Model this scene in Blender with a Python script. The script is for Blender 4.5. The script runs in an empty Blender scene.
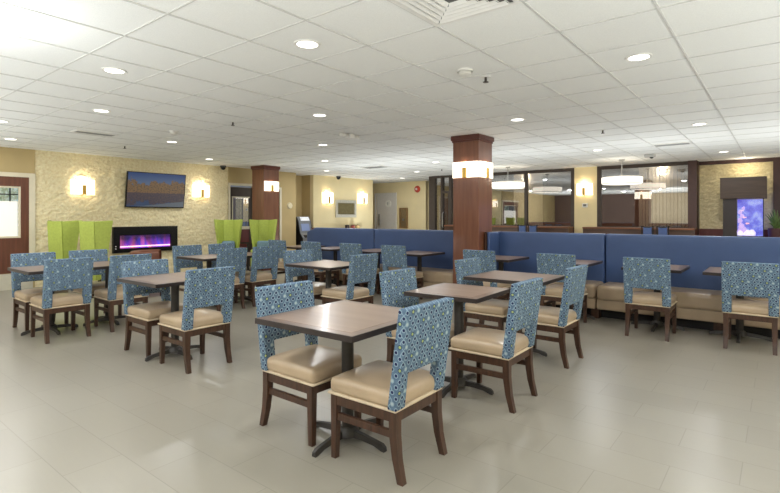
import bpy, bmesh, math, random
from mathutils import Vector, Matrix
random.seed(7)
SC = bpy.context.scene
COL = SC.collection
PI = math.pi
CEIL = 2.664

# ---------------------------------------------------------------- materials
MATS = {}
def s2l(c):
    out = []
    for v in c:
        v = v / 255.0
        out.append(v / 12.92 if v <= 0.04045 else ((v + 0.055) / 1.055) ** 2.4)
    return tuple(out) + (1.0,)

class NT:
    """tiny node-tree helper"""
    def __init__(self, name):
        self.m = bpy.data.materials.new(name); self.m.use_nodes = True
        self.t = self.m.node_tree; self.b = self.t.nodes.get('Principled BSDF')
        self.out = self.t.nodes.get('Material Output')
    def n(self, kind, **kw):
        nd = self.t.nodes.new(kind)
        for k, v in kw.items():
            setattr(nd, k, v)
        return nd
    def l(self, a, b): self.t.links.new(a, b)
    def math(self, op, a, b=None, clamp=False):
        nd = self.n('ShaderNodeMath', operation=op); nd.use_clamp = clamp
        for i, v in enumerate((a, b)):
            if v is None: continue
            if hasattr(v, 'links'): self.l(v, nd.inputs[i])
            else: nd.inputs[i].default_value = v
        return nd.outputs[0]
    def mix(self, fac, a, b, mode='MIX'):
        nd = self.n('ShaderNodeMix', data_type='RGBA', blend_type=mode)
        for sock, v in ((nd.inputs[0], fac), (nd.inputs[6], a), (nd.inputs[7], b)):
            if hasattr(v, 'links'): self.l(v, sock)
            else: sock.default_value = v
        return nd.outputs[2]
    def obj(self):
        return self.n('ShaderNodeTexCoord').outputs['Object']
    def noise(self, vec, scale, detail=3, rough=0.5):
        nd = self.n('ShaderNodeTexNoise'); nd.inputs['Scale'].default_value = scale
        nd.inputs['Detail'].default_value = detail; nd.inputs['Roughness'].default_value = rough
        self.l(vec, nd.inputs['Vector']); return nd.outputs['Fac']
    def mapping(self, vec, scale=(1, 1, 1), loc=(0, 0, 0)):
        nd = self.n('ShaderNodeMapping'); nd.inputs['Scale'].default_value = scale
        nd.inputs['Location'].default_value = loc
        self.l(vec, nd.inputs['Vector']); return nd.outputs[0]
    def ramp(self, fac, stops):
        nd = self.n('ShaderNodeValToRGB'); r = nd.color_ramp
        while len(r.elements) < len(stops): r.elements.new(0.5)
        for e, (p, c) in zip(r.elements, stops):
            e.position = p; e.color = c
        self.l(fac, nd.inputs[0]); return nd.outputs[0]
    def bump(self, h, strength=0.3, dist=0.01):
        nd = self.n('ShaderNodeBump'); nd.inputs['Strength'].default_value = strength
        nd.inputs['Distance'].default_value = dist
        self.l(h, nd.inputs['Height']); self.l(nd.outputs[0], self.b.inputs['Normal'])
    def base(self, c):
        if hasattr(c, 'links'): self.l(c, self.b.inputs['Base Color'])
        else: self.b.inputs['Base Color'].default_value = c
    def set(self, rough=None, metal=None, spec=None, coat=None):
        if rough is not None:
            if hasattr(rough, 'links'): self.l(rough, self.b.inputs['Roughness'])
            else: self.b.inputs['Roughness'].default_value = rough
        if metal is not None: self.b.inputs['Metallic'].default_value = metal
        if spec is not None: self.b.inputs['Specular IOR Level'].default_value = spec
        if coat is not None: self.b.inputs['Coat Weight'].default_value = coat; self.b.inputs['Coat Roughness'].default_value = 0.12

def plain(name, rgb, rough=0.5, metal=0.0, spec=None, var=0.05, nscale=12.0, bump=0.0, coat=None):
    if name in MATS: return MATS[name]
    t = NT(name); c = s2l(rgb)
    f = t.noise(t.obj(), nscale)
    dark = tuple(v * (1 - var * 2) for v in c[:3]) + (1,)
    lite = tuple(min(1, v * (1 + var * 2)) for v in c[:3]) + (1,)
    t.base(t.ramp(f, [(0.3, dark), (0.7, lite)]))
    t.set(rough, metal, spec, coat)
    if bump: t.bump(t.noise(t.obj(), nscale * 8), bump, 0.004)
    MATS[name] = t.m
    return t.m

def wood(name, rgb1, rgb2, rough=0.4, axis=0, scale=6.0, spec=0.5, coat=None):
    if name in MATS: return MATS[name]
    t = NT(name)
    sc = [scale * 6] * 3; sc[axis] = scale * 0.5
    v = t.mapping(t.obj(), tuple(sc))
    f = t.noise(v, 1.5, 6, 0.6)
    t.base(t.ramp(f, [(0.28, s2l(rgb1)), (0.72, s2l(rgb2))]))
    t.set(rough, spec=spec, coat=coat)
    MATS[name] = t.m
    return t.m

def emit(name, rgb, strength):
    if name in MATS: return MATS[name]
    t = NT(name)
    t.base(s2l(rgb))
    t.b.inputs['Emission Color'].default_value = s2l(rgb)
    t.b.inputs['Emission Strength'].default_value = strength
    MATS[name] = t.m
    return t.m

def fabric_mat():
    t = NT('patterned_fabric')
    sep = t.n('ShaderNodeSeparateXYZ'); t.l(t.obj(), sep.inputs[0])
    x, y, z = sep.outputs
    yy = t.math('ADD', t.math('ADD', y, x), 5.0); zz = t.math('ADD', z, 5.0)
    u = t.math('DIVIDE', yy, 0.050); v = t.math('DIVIDE', zz, 0.030)
    row = t.math('FLOOR', v)
    uu = t.math('ADD', u, t.math('MULTIPLY', t.math('MODULO', row, 2.0), 0.5))
    fu = t.math('MULTIPLY', t.math('SUBTRACT', t.math('FRACT', uu), 0.5), 1.6)
    fv = t.math('SUBTRACT', t.math('FRACT', v), 0.5)
    d = t.math('SQRT', t.math('ADD', t.math('MULTIPLY', fu, fu), t.math('MULTIPLY', fv, fv)))
    dot = t.math('LESS_THAN', d, 0.27)
    ring = t.math('LESS_THAN', d, 0.44)
    kind = t.math('MODULO', t.math('ADD', row, t.math('MULTIPLY', t.math('FLOOR', uu), 3.0)), 4.0)
    # two crossing waves draw the tall ogee lattice between the dots
    w = t.math('MULTIPLY', t.math('SINE', t.math('MULTIPLY', zz, 2 * PI / 0.12)), 0.22)
    q = t.math('DIVIDE', yy, 0.10)
    e1 = t.math('ABSOLUTE', t.math('SUBTRACT', t.math('FRACT', t.math('ADD', q, w)), 0.5))
    e2 = t.math('ABSOLUTE', t.math('SUBTRACT', t.math('FRACT', t.math('SUBTRACT', q, w)), 0.5))
    line = t.math('LESS_THAN', t.math('MINIMUM', e1, e2), 0.04)
    basec = t.ramp(t.noise(t.obj(), 60), [(0.3, s2l((80, 102, 126))), (0.7, s2l((100, 123, 144)))])
    c = t.mix(line, basec, s2l((132, 156, 172)))
    navy = s2l((26, 36, 78)); lime = s2l((164, 178, 112)); pale = s2l((170, 186, 190))
    isl = t.math('MULTIPLY', t.math('GREATER_THAN', kind, 2.5), t.math('GREATER_THAN', t.math('MODULO', t.math('FLOOR', uu), 2.0), 0.5))
    isp = t.math('MULTIPLY', t.math('LESS_THAN', kind, 0.5), t.math('LESS_THAN', t.math('MODULO', t.math('FLOOR', uu), 2.0), 0.5))
    c = t.mix(ring, c, t.mix(isl, s2l((138, 160, 172)), s2l((44, 62, 96))))
    c = t.mix(dot, c, t.mix(isp, t.mix(isl, navy, lime), pale))
    t.base(c); t.set(0.75, spec=0.25)
    t.bump(t.noise(t.obj(), 400), 0.15, 0.002)
    return t.m

def stone_mat(name, a, b):
    t = NT(name)
    o = t.mapping(t.obj(), (20, 20, 34))
    n1 = t.n('ShaderNodeTexVoronoi', feature='F1'); n1.inputs['Scale'].default_value = 1.0; n1.inputs['Randomness'].default_value = 1.0
    t.l(o, n1.inputs['Vector'])
    n2 = t.noise(t.obj(), 22, 5, 0.65)
    n3 = t.noise(t.obj(), 3.0, 2)
    f = t.math('ADD', t.math('MULTIPLY', n2, 0.9), t.math('MULTIPLY', n3, 0.1))
    c = t.ramp(f, [(0.3, s2l(a)), (0.75, s2l(b))])
    t.base(c); t.set(0.85, spec=0.2)
    t.bump(n2, 0.4, 0.02)
    return t.m

def floor_mat():
    t = NT('floor_tile')
    br = t.n('ShaderNodeTexBrick')
    br.offset = 0.5; br.inputs['Scale'].default_value = 1.0
    br.inputs['Brick Width'].default_value = 0.63; br.inputs['Row Height'].default_value = 0.305
    br.inputs['Mortar Size'].default_value = 0.0028; br.inputs['Mortar Smooth'].default_value = 0.2
    br.inputs['Bias'].default_value = 0.0
    o = t.mapping(t.obj(), (1, 1, 1), (0.165, 0.25, 0))
    t.l(o, br.inputs['Vector'])
    a = s2l((149, 143, 130)); b = s2l((145, 139, 126))
    br.inputs['Color1'].default_value = a; br.inputs['Color2'].default_value = b
    br.inputs['Mortar'].default_value = s2l((130, 125, 112))
    st = t.mapping(t.obj(), (3, 40, 1))
    streak = t.noise(st, 1.0, 4, 0.6)
    c = t.mix(t.math('MULTIPLY', streak, 0.25), br.outputs['Color'], s2l((136, 130, 117)))
    t.base(c)
    t.set(0.3, spec=0.5)
    t.bump(t.math('SUBTRACT', 1.0, br.outputs['Fac']), 0.15, 0.002)
    return t.m

def glass_mat(name, fac, tint=(1, 1, 1, 1), rough=0.0):
    t = NT(name)
    t.t.nodes.remove(t.b)
    tr = t.n('ShaderNodeBsdfTransparent'); tr.inputs[0].default_value = tint
    gl = t.n('ShaderNodeBsdfGlossy'); gl.inputs['Roughness'].default_value = rough
    mx = t.n('ShaderNodeMixShader'); mx.inputs[0].default_value = fac
    t.l(tr.outputs[0], mx.inputs[1]); t.l(gl.outputs[0], mx.inputs[2]); t.l(mx.outputs[0], t.out.inputs[0])
    return t.m

def tv_mat():
    t = NT('lake_landscape_screen')
    sep = t.n('ShaderNodeSeparateXYZ'); t.l(t.obj(), sep.inputs[0])
    x, y, z = sep.outputs                      # y across, z up (centre 0)
    zr = t.math('ABSOLUTE', t.math('ADD', z, 0.06))               # the lake mirrors the hills
    cmb = t.n('ShaderNodeCombineXYZ'); t.l(y, cmb.inputs[0]); t.l(zr, cmb.inputs[1])
    ridge = t.noise(t.mapping(cmb.outputs[0], (4, 3, 1)), 1.0, 6, 0.7)
    h = t.math('ADD', zr, t.math('MULTIPLY', t.math('SUBTRACT', ridge, 0.5), 0.8))
    fine = t.noise(t.mapping(cmb.outputs[0], (26, 34, 1)), 1.0, 5, 0.7)
    hill = t.ramp(fine, [(0.32, s2l((34, 38, 40))), (0.46, s2l((92, 74, 52))), (0.58, s2l((122, 92, 58))), (0.72, s2l((56, 62, 52)))])
    sky = t.ramp(z, [(0.15, s2l((74, 92, 118))), (0.36, s2l((38, 58, 100)))])
    c = t.mix(t.math('GREATER_THAN', h, 0.24), hill, sky)
    low = t.math('LESS_THAN', z, -0.06)
    rip = t.noise(t.mapping(t.obj(), (4, 4, 60)), 1.0, 3)
    c = t.mix(t.math('MULTIPLY', low, t.math('ADD', 0.35, t.math('MULTIPLY', rip, 0.5))), c, s2l((24, 38, 66)))
    shore = t.math('LESS_THAN', t.math('ADD', z, t.math('MULTIPLY', t.math('ADD', y, t.math('MULTIPLY', fine, 0.3)), -0.12)), -0.34)
    c = t.mix(shore, c, s2l((88, 94, 100)))
    t.base((0.01, 0.01, 0.012, 1)); t.set(0.35)
    t.l(c, t.b.inputs['Emission Color']); t.b.inputs['Emission Strength'].default_value = 1.0
    return t.m

def flame_mat():
    t = NT('purple_flames')
    sep = t.n('ShaderNodeSeparateXYZ'); t.l(t.obj(), sep.inputs[0])
    x, y, z = sep.outputs
    nz = t.noise(t.mapping(t.obj(), (6, 6, 3)), 1.0, 4, 0.6)
    hue = t.noise(t.mapping(t.obj(), (5, 5, 1)), 1.0, 2)
    colr = t.ramp(hue, [(0.32, s2l((250, 130, 90))), (0.46, s2l((180, 60, 220))), (0.58, s2l((70, 60, 235))), (0.7, s2l((240, 110, 200)))])
    hz = t.math('ADD', z, 0.165)                # 0 at the ember bed
    fall = t.math('SUBTRACT', t.math('MULTIPLY', nz, 1.7), t.math('MULTIPLY', hz, 4.2), clamp=True)
    ember = t.math('LESS_THAN', t.math('ABSOLUTE', t.math('SUBTRACT', hz, 0.012)), 0.014)
    c = t.mix(ember, colr, s2l((255, 205, 225)))
    st = t.math('ADD', t.math('MULTIPLY', fall, 1.25), t.math('MULTIPLY', ember, 0.9))
    st = t.math('ADD', st, 0.12)
    t.base((0.02, 0.02, 0.02, 1)); t.set(0.3)
    t.l(c, t.b.inputs['Emission Color']); t.l(st, t.b.inputs['Emission Strength'])
    return t.m

def tank_mat():
    t = NT('lit_aquarium_water')
    n1 = t.noise(t.obj(), 7, 4, 0.6)
    c = t.ramp(n1, [(0.3, s2l((58, 62, 205))), (0.5, s2l((112, 126, 235))), (0.66, s2l((176, 196, 250))), (0.8, s2l((150, 200, 190)))])
    t.base((0.1, 0.1, 0.4, 1)); t.set(0.1)
    t.l(c, t.b.inputs['Emission Color']); t.b.inputs['Emission Strength'].default_value = 0.85
    return t.m

def ceiling_mat():
    t = NT('ceiling_tile')
    f = t.noise(t.obj(), 180, 2)
    t.base(t.ramp(f, [(0.3, s2l((236, 236, 232))), (0.7, s2l((244, 244, 240)))]))
    t.set(0.9, spec=0.1)
    t.bump(f, 0.1, 0.002)
    return t.m

def slat_mat():
    t = NT('vertical_pleat_curtain')
    sep = t.n('ShaderNodeSeparateXYZ'); t.l(t.obj(), sep.inputs[0])
    t.base(t.ramp(t.noise(t.mapping(t.obj(), (10, 10, 0.3)), 1.0, 2), [(0.3, s2l((214, 200, 172))), (0.7, s2l((196, 178, 148)))]))
    t.set(0.8); return t.m

FABRIC = fabric_mat()
CHAIR_WOOD = wood('chair_wood', (52, 34, 24), (84, 56, 40), 0.38, 2, 5)
VINYL = plain('beige_vinyl', (180, 158, 130), 0.28, var=0.04, nscale=5, bump=0.05)
PIPING = plain('pale_piping', (206, 188, 160), 0.5)
TOPWOOD = wood('tabletop_wood', (128, 105, 88), (146, 122, 104), 0.33, 0, 1.2, 0.5, 0.15)
TOPEDGE = wood('tabletop_border_wood', (74, 54, 44), (96, 72, 58), 0.3, 0, 3, 0.5, 0.2)
IRON = plain('cast_iron', (66, 63, 60), 0.45, 0.4, nscale=20)
COLWOOD = wood('cherry_panel', (106, 64, 44), (130, 84, 60), 0.3, 2, 2.0, 0.5, 0.3)
BLUE = plain('blue_vinyl', (62, 83, 124), 0.42, var=0.03, nscale=3, bump=0.03)
STONE = stone_mat('split_stone', (222, 202, 152), (252, 244, 212))
CREAM = plain('cream_paint', (234, 218, 172), 0.8, var=0.02, nscale=2)
TAN = plain('tan_paint', (192, 170, 122), 0.8, var=0.02, nscale=2)
WHITE = plain('white_paint', (232, 228, 220), 0.5, var=0.01)
TRIMC = plain('cream_trim', (224, 214, 188), 0.5, var=0.01)
BASEB = plain('pale_base_tile', (204, 198, 180), 0.35, var=0.02)
DARKFRAME = plain('dark_bronze', (74, 64, 56), 0.45, 0.2)
BROWNDOOR = wood('door_mahogany', (90, 50, 34), (112, 66, 46), 0.4, 2, 2.5)
MAROON = wood('maroon_wood', (92, 38, 34), (112, 50, 44), 0.4, 2, 2.5)
DKBROWN = wood('espresso_wood', (46, 34, 28), (66, 50, 40), 0.45, 0, 4)
GREEN = plain('lime_upholstery', (174, 188, 86), 0.8, var=0.04, nscale=30, bump=0.08)
BRASS = plain('brass', (214, 176, 92), 0.3, 0.85)
BLACK = plain('black_gloss', (16, 16, 17), 0.22, var=0.02)
SHADE = emit('lit_shade', (255, 244, 224), 2.0)
LENS = emit('lit_lens', (255, 250, 240), 4.0)
DRUM = emit('lit_drum', (255, 247, 232), 1.5)
CEILM = ceiling_mat()
FLOORM = floor_mat()
CHROME = plain('brushed_steel', (178, 178, 176), 0.3, 0.8)
PLASTIC = plain('white_plastic', (236, 234, 228), 0.4, var=0.01)
RED = plain('red_enamel', (196, 62, 40), 0.4)
BLACKM = plain('matte_black', (26, 24, 24), 0.6)
LEATHER = plain('brown_leather', (112, 66, 46), 0.4)
GLASS = glass_mat('night_glass', 0.36, (0.9, 0.9, 0.92, 1))
CLEAR = glass_mat('clear_glass', 0.1)

# ---------------------------------------------------------------- mesh helpers
class MB:
    def __init__(self): self.bm = bmesh.new()
    def hexa(self, p):
        vs = [self.bm.verts.new(q) for q in p]
        for f in ((3, 2, 1, 0), (4, 5, 6, 7), (0, 1, 5, 4), (1, 2, 6, 5), (2, 3, 7, 6), (3, 0, 4, 7)):
            self.bm.faces.new([vs[i] for i in f])
        return self
    def box(self, x0, x1, y0, y1, z0, z1):
        return self.hexa([(x0, y0, z0), (x1, y0, z0), (x1, y1, z0), (x0, y1, z0), (x0, y0, z1), (x1, y0, z1), (x1, y1, z1), (x0, y1, z1)])
    def bar(self, a, b, wa, wb=None, up=None):
        """tapering square bar between two section centres, sections in the XY plane"""
        wb = wb or wa
        pts = []
        for c, w in ((a, wa), (b, wb)):
            hx, hy = (w, w) if not isinstance(w, tuple) else w
            hx /= 2; hy /= 2
            pts += [(c[0] - hx, c[1] - hy, c[2]), (c[0] + hx, c[1] - hy, c[2]), (c[0] + hx, c[1] + hy, c[2]), (c[0] - hx, c[1] + hy, c[2])]
        if a[2] > b[2]: pts = pts[4:] + pts[:4]
        return self.hexa(pts)
    def poly(self, pts, vec):
        """extrude a planar polygon along vec"""
        n = len(pts); vec = Vector(vec)
        a = [self.bm.verts.new(p) for p in pts]
        b = [self.bm.verts.new(Vector(p) + vec) for p in pts]
        self.bm.faces.new(a); self.bm.faces.new(list(reversed(b)))
        for i in range(n):
            j = (i + 1) % n
            self.bm.faces.new((a[j], a[i], b[i], b[j]))
        return self
    def lathe(self, prof, c=(0, 0, 0), seg=24, a0=0.0, a1=2 * PI, ring=False):
        if ring: prof = list(prof) + [prof[0]]
        rings = []
        full = abs(a1 - a0 - 2 * PI) < 1e-6
        cnt = seg if full else seg + 1
        for r, z in prof:
            ring = []
            for i in range(cnt):
                a = a0 + (a1 - a0) * i / seg
                ring.append(self.bm.verts.new((c[0] + r * math.cos(a), c[1] + r * math.sin(a), c[2] + z)))
            rings.append(ring)
        for k in range(len(rings) - 1):
            for i in range(seg):
                j = (i + 1) % cnt
                self.bm.faces.new((rings[k][i], rings[k][j], rings[k + 1][j], rings[k + 1][i]))
        if full and not ring:
            if prof[0][0] > 1e-5: self.bm.faces.new(list(reversed(rings[0])))
            if prof[-1][0] > 1e-5: self.bm.faces.new(rings[-1])
        return self
    def cyl(self, x, y, z0, z1, r, seg=20):
        return self.lathe([(r, z0), (r, z1)], (x, y, 0), seg)
    def tube(self, pts, r, seg=8):
        pts = [Vector(p) for p in pts]; rings = []
        for i, p in enumerate(pts):
            d = (pts[min(i + 1, len(pts) - 1)] - pts[max(i - 1, 0)]).normalized()
            up = Vector((0, 0, 1)) if abs(d.z) < 0.95 else Vector((1, 0, 0))
            s = d.cross(up).normalized(); u = s.cross(d)
            rr = r[i] if isinstance(r, (list, tuple)) else r
            rings.append([self.bm.verts.new(p + s * rr * math.cos(2 * PI * k / seg) + u * rr * math.sin(2 * PI * k / seg)) for k in range(seg)])
        for a, b in zip(rings, rings[1:]):
            for k in range(seg):
                self.bm.faces.new((a[k], a[(k + 1) % seg], b[(k + 1) % seg], b[k]))
        self.bm.faces.new(list(reversed(rings[0]))); self.bm.faces.new(rings[-1])
        return self
    def rbox(self, x0, x1, y0, y1, z0, z1, r=0.02, dome=0.0, n=5):
        lo = (x0, y0, z0); hi = (x1, y1, z1)
        ax = []
        for a, b in zip(lo, hi):
            rr = min(r, (b - a) / 2)
            L = [a, a + rr * 0.25, a + rr * 0.6, a + rr] + [a + rr + (b - a - 2 * rr) * k / n for k in range(1, n)] + [b - rr, b - rr * 0.6, b - rr * 0.25, b]
            ax.append(L)
        cache = {}
        def v(i, j, k):
            key = (i, j, k)
            if key not in cache:
                p = Vector((ax[0][i], ax[1][j], ax[2][k]))
                q = Vector([min(max(p[m], lo[m] + min(r, (hi[m] - lo[m]) / 2)), hi[m] - min(r, (hi[m] - lo[m]) / 2)) for m in range(3)])
                d = p - q
                if d.length > 1e-9: p = q + d.normalized() * r * 1.0
                for m in range(3): p[m] = min(max(p[m], lo[m]), hi[m])
                if dome and p.z > (z0 + z1) / 2:
                    fx = 2 * (p.x - x0) / (x1 - x0) - 1; fy = 2 * (p.y - y0) / (y1 - y0) - 1
                    p.z += dome * (1 - fx * fx) * (1 - fy * fy)
                cache[key] = self.bm.verts.new(p)
            return cache[key]
        N = len(ax[0]) - 1
        for i in range(N):
            for j in range(N):
                self.bm.faces.new((v(i, j, 0), v(i, j + 1, 0), v(i + 1, j + 1, 0), v(i + 1, j, 0)))
                self.bm.faces.new((v(i, j, N), v(i + 1, j, N), v(i + 1, j + 1, N), v(i, j + 1, N)))
                self.bm.faces.new((v(i, 0, j), v(i + 1, 0, j), v(i + 1, 0, j + 1), v(i, 0, j + 1)))
                self.bm.faces.new((v(i, N, j), v(i, N, j + 1), v(i + 1, N, j + 1), v(i + 1, N, j)))
                self.bm.faces.new((v(0, i, j), v(0, i, j + 1), v(0, i + 1, j + 1), v(0, i + 1, j)))
                self.bm.faces.new((v(N, i, j), v(N, i + 1, j), v(N, i + 1, j + 1), v(N, i, j + 1)))
        return self
    def warp(self, fn):
        for v in self.bm.verts: v.co = Vector(fn(v.co))
        return self

def obj(name, mb, mat, parent=None, bevel=0.0, smooth=False, seg=2):
    bm = mb.bm
    if bevel:
        bmesh.ops.recalc_face_normals(bm, faces=bm.faces)
        es = [e for e in bm.edges if len(e.link_faces) == 2 and e.calc_face_angle(0) > 0.5]
        bmesh.ops.bevel(bm, geom=es, offset=bevel, segments=seg, affect='EDGES', profile=0.6)
    bmesh.ops.recalc_face_normals(bm, faces=bm.faces)
    me = bpy.data.meshes.new(name); bm.to_mesh(me); bm.free()
    if smooth:
        for p in me.polygons: p.use_smooth = True
        try: me.set_sharp_from_angle(angle=math.radians(40))
        except Exception: pass
    me.materials.append(mat)
    o = bpy.data.objects.new(name, me); COL.objects.link(o)
    if parent: o.parent = parent
    return o

def tag(o, label, cat, group=None):
    o['label'] = label; o['category'] = cat
    if group: o['group'] = group
    return o
def thing(name, label, cat, loc=(0, 0, 0), rz=0.0, group=None):
    o = bpy.data.objects.new(name, None); o.empty_display_size = 0.1; COL.objects.link(o)
    o.location = loc; o.rotation_euler = (0, 0, rz)
    return tag(o, label, cat, group)
def struct(name, mb, mat, parent=None, bevel=0.0, smooth=False):
    o = obj(name, mb, mat, parent, bevel, smooth)
    if parent is None: o['kind'] = 'structure'
    return o
def dup(root, loc, rz, label, group=None):
    r = root.copy(); COL.objects.link(r); r.location = loc; r.rotation_euler = (0, 0, rz)
    r['label'] = label
    if group: r['group'] = group
    for ch in list(root.children):
        c = ch.copy(); COL.objects.link(c); c.parent = r
        for g in list(ch.children):
            d = g.copy(); COL.objects.link(d); d.parent = c
    return r

# ---------------------------------------------------------------- the setting
XW = -11.3            # wall with the fireplace
XM = -11.45           # wall with the mirror
XR, YF = 4.6, -4.6    # right and front ends of the room (behind the camera)
YG = 13.35            # window wall
YN = 13.7             # wall behind the aquarium
struct('floor', MB().box(-13.6, XR, YF, 17.2, -0.1, 0), FLOORM)
cm = MB().box(-13.6, XR, YF, 17.2, CEIL, CEIL + 0.1)
ceil = struct('ceiling', cm, CEILM)
TB = plain('tee_bar', (212, 211, 206), 0.45, var=0.01)
gm = MB()
gx0, gy0, cell = -2.416, 2.168, 0.61
i = -19
while gx0 + i * cell < XR:
    x = gx0 + i * cell
    if x > -13.4: gm.box(x - 0.007, x + 0.007, YF, 17.1, CEIL - 0.007, CEIL + 0.001)
    i += 1
i = -12
while gy0 + i * cell < 17.0:
    y = gy0 + i * cell
    if y > YF + 0.1: gm.box(-13.5, XR, y - 0.006, y + 0.006, CEIL - 0.005, CEIL + 0.001)
    i += 1
obj('tee_grid', gm, TB, ceil)

# left wall: stone between Y 3.19 and 7.45, tan either side
from mathutils import noise as mnoise
def relief_wall(y0, y1, z0, z1, x, step, amp, along_y=True):
    """split-face stone: a fine grid pushed back by noise, closed by a slab behind"""
    m = MB(); ny = int((y1 - y0) / step); nz = int((z1 - z0) / step); grid = []
    for i in range(ny + 1):
        col = []
        for k in range(nz + 1):
            y = y0 + (y1 - y0) * i / ny; z = z0 + (z1 - z0) * k / nz
            wv = mnoise.noise(Vector((y * 3, z * 3, 5.0))) * 0.5
            d = mnoise.noise(Vector((y * 9 + wv, z * 17 + wv * 2, 1.3))) * 0.6 + mnoise.noise(Vector((y * 21, z * 34, 7.7))) * 0.45 + mnoise.noise(Vector((y * 45, z * 60, 3.1))) * 0.2
            d = amp * max(0.0, min(1.0, 0.5 - d * 0.75))
            col.append(m.bm.verts.new((x - d, y, z) if along_y else (y, x + d, z)))
        grid.append(col)
    for i in range(ny):
        for k in range(nz):
            m.bm.faces.new((grid[i][k], grid[i + 1][k], grid[i + 1][k + 1], grid[i][k + 1]))
    if along_y: m.box(x - 0.15, x - amp - 0.005, y0, y1, z0, z1)
    else: m.box(y0, y1, x + amp + 0.005, x + 0.15, z0, z1)
    return m
struct('wall_left', relief_wall(3.19, 7.45, 0, CEIL, XW, 0.024, 0.035), STONE)
struct('wall_left_near', MB().box(XW - 0.15, XW, YF, 1.2, 0, CEIL).box(XW - 0.15, XW, 1.2, 3.19, 2.2, CEIL).box(XW - 0.15, XW, 3.10, 3.19, 0, 2.2)
       .box(XW - 0.15, XW, 1.2, 3.10, 0, 0.31), TAN)
struct('trim_1', MB().box(XW - 0.02, XW + 0.03, 3.09, 3.19, 0.31, 2.2).box(XW - 0.02, XW + 0.03, 1.1, 3.09, 2.12, 2.2), TRIMC)
struct('baseboard_left', MB().box(XW, XW + 0.03, YF, 3.15, 0, 0.3), BASEB)
w1 = struct('window_1', MB().box(XW - 0.08, XW + 0.02, 2.96, 3.09, 0.31, 2.12).box(XW - 0.08, XW + 0.02, 1.2, 1.34, 0.31, 2.12)
            .box(XW - 0.08, XW + 0.02, 1.34, 2.96, 1.94, 2.12).box(XW - 0.08, XW + 0.02, 1.34, 2.96, 0.31, 0.97), BROWNDOOR)
obj('inner_trim', MB().box(XW - 0.03, XW + 0.01, 2.93, 2.96, 0.97, 1.94).box(XW - 0.03, XW + 0.01, 1.34, 2.93, 1.91, 1.94).box(XW - 0.03, XW + 0.01, 1.34, 2.93, 0.97, 1.0), TRIMC, w1)
obj('roller_shade', MB().box(XW - 0.07, XW - 0.055, 1.34, 2.93, 1.0, 1.66), emit('backlit_shade', (232, 230, 224), 0.45), w1)
obj('muntins', MB().box(XW - 0.06, XW - 0.04, 1.34, 2.93, 1.78, 1.80).box(XW - 0.06, XW - 0.04, 2.80, 2.82, 1.66, 1.91).box(XW - 0.06, XW - 0.04, 2.42, 2.44, 1.66, 1.91), BLACKM, w1)
obj('pane', MB().box(XW - 0.075, XW - 0.07, 1.34, 2.93, 1.66, 1.91), CLEAR, w1)
def outdoor_mat():
    t = NT('daylit_shrubs')
    c = t.ramp(t.noise(t.obj(), 9, 4, 0.7), [(0.35, s2l((96, 120, 84))), (0.5, s2l((150, 172, 160))), (0.65, s2l((205, 222, 232)))])
    t.base(c); t.l(c, t.b.inputs['Emission Color']); t.b.inputs['Emission Strength'].default_value = 0.7
    return t.m
hd = obj('hedge', MB().box(XW - 1.6, XW - 1.1, 0.2, 3.6, 0, 2.6).warp(lambda c: (c.x + 0.1 * math.sin(c.y * 5), c.y, c.z)), outdoor_mat())
tag(hd, 'daylit green hedge seen above the white shade of the left window', 'hedge')

# beyond the stone: tan wall with a glazed door, column, brown door, alcove
struct('wall_left_far', MB().box(XW - 0.15, XW, 7.45, 7.5, 0, CEIL).box(XW - 0.15, XW, 7.5, 8.27, 2.2, CEIL).box(XW - 0.15, XW, 8.27, 8.42, 0, CEIL)
       .box(XW - 0.15, XW, 8.42, 9.12, 2.14, CEIL).box(XW - 0.15, XW, 9.12, 9.62, 0, CEIL), TAN)
d1 = struct('door_1', MB().box(XW - 0.12, XW - 0.07, 7.5, 8.27, 0, 0.08).box(XW - 0.12, XW - 0.07, 7.5, 7.6, 0.08, 2.15).box(XW - 0.12, XW - 0.07, 8.15, 8.27, 0.08, 2.15).box(XW - 0.12, XW - 0.07, 7.6, 8.15, 1.9, 2.15), DARKFRAME)
obj('lower_panel', MB().box(XW - 0.11, XW - 0.08, 7.6, 8.15, 0.08, 1.02), MAROON, d1)
obj('rail', MB().box(XW - 0.12, XW - 0.06, 7.6, 8.15, 1.02, 1.10), TRIMC, d1)
obj('glass', MB().box(XW - 0.1, XW - 0.09, 7.6, 8.15, 1.10, 1.9), GLASS, d1)
obj('glass_trim', MB().box(XW - 0.08, XW - 0.05, 7.6, 7.63, 1.1, 1.9).box(XW - 0.08, XW - 0.05, 7.63, 8.15, 1.87, 1.9), TRIMC, d1)
struct('trim_2', MB().box(XW - 0.05, XW + 0.02, 7.45, 7.5, 0, 2.25).box(XW - 0.05, XW + 0.02, 7.5, 8.32, 2.19, 2.25).box(XW - 0.05, XW + 0.02, 8.27, 8.32, 0, 2.19), TRIMC)
struct('door_2', MB().box(XW - 0.12, XW - 0.03, 8.42, 9.12, 0, 2.14), BROWNDOOR)
struct('trim_3', MB().box(XW - 0.02, XW + 0.025, 9.12, 9.19, 0, 2.2).box(XW - 0.02, XW + 0.025, 8.38, 9.12, 2.14, 2.2), TRIMC)
struct('wall_alcove', MB().box(-12.15, -12.0, 9.6, 10.75, 0, CEIL).box(-12.0, XW, 9.62, 9.74, 0, CEIL).box(-12.0, XM - 0.15, 10.58, 10.7, 0, CEIL), TAN)
struct('wall_mirror_side', MB().box(XM - 0.15, XM, 10.58, 13.45, 0, CEIL), CREAM)
struct('wall_corridor', MB().box(-13.1, -12.98, 13.3, 15.0, 0, CEIL).box(-13.0, XM - 0.15, 13.3, 13.42, 0, CEIL), TAN)
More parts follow.
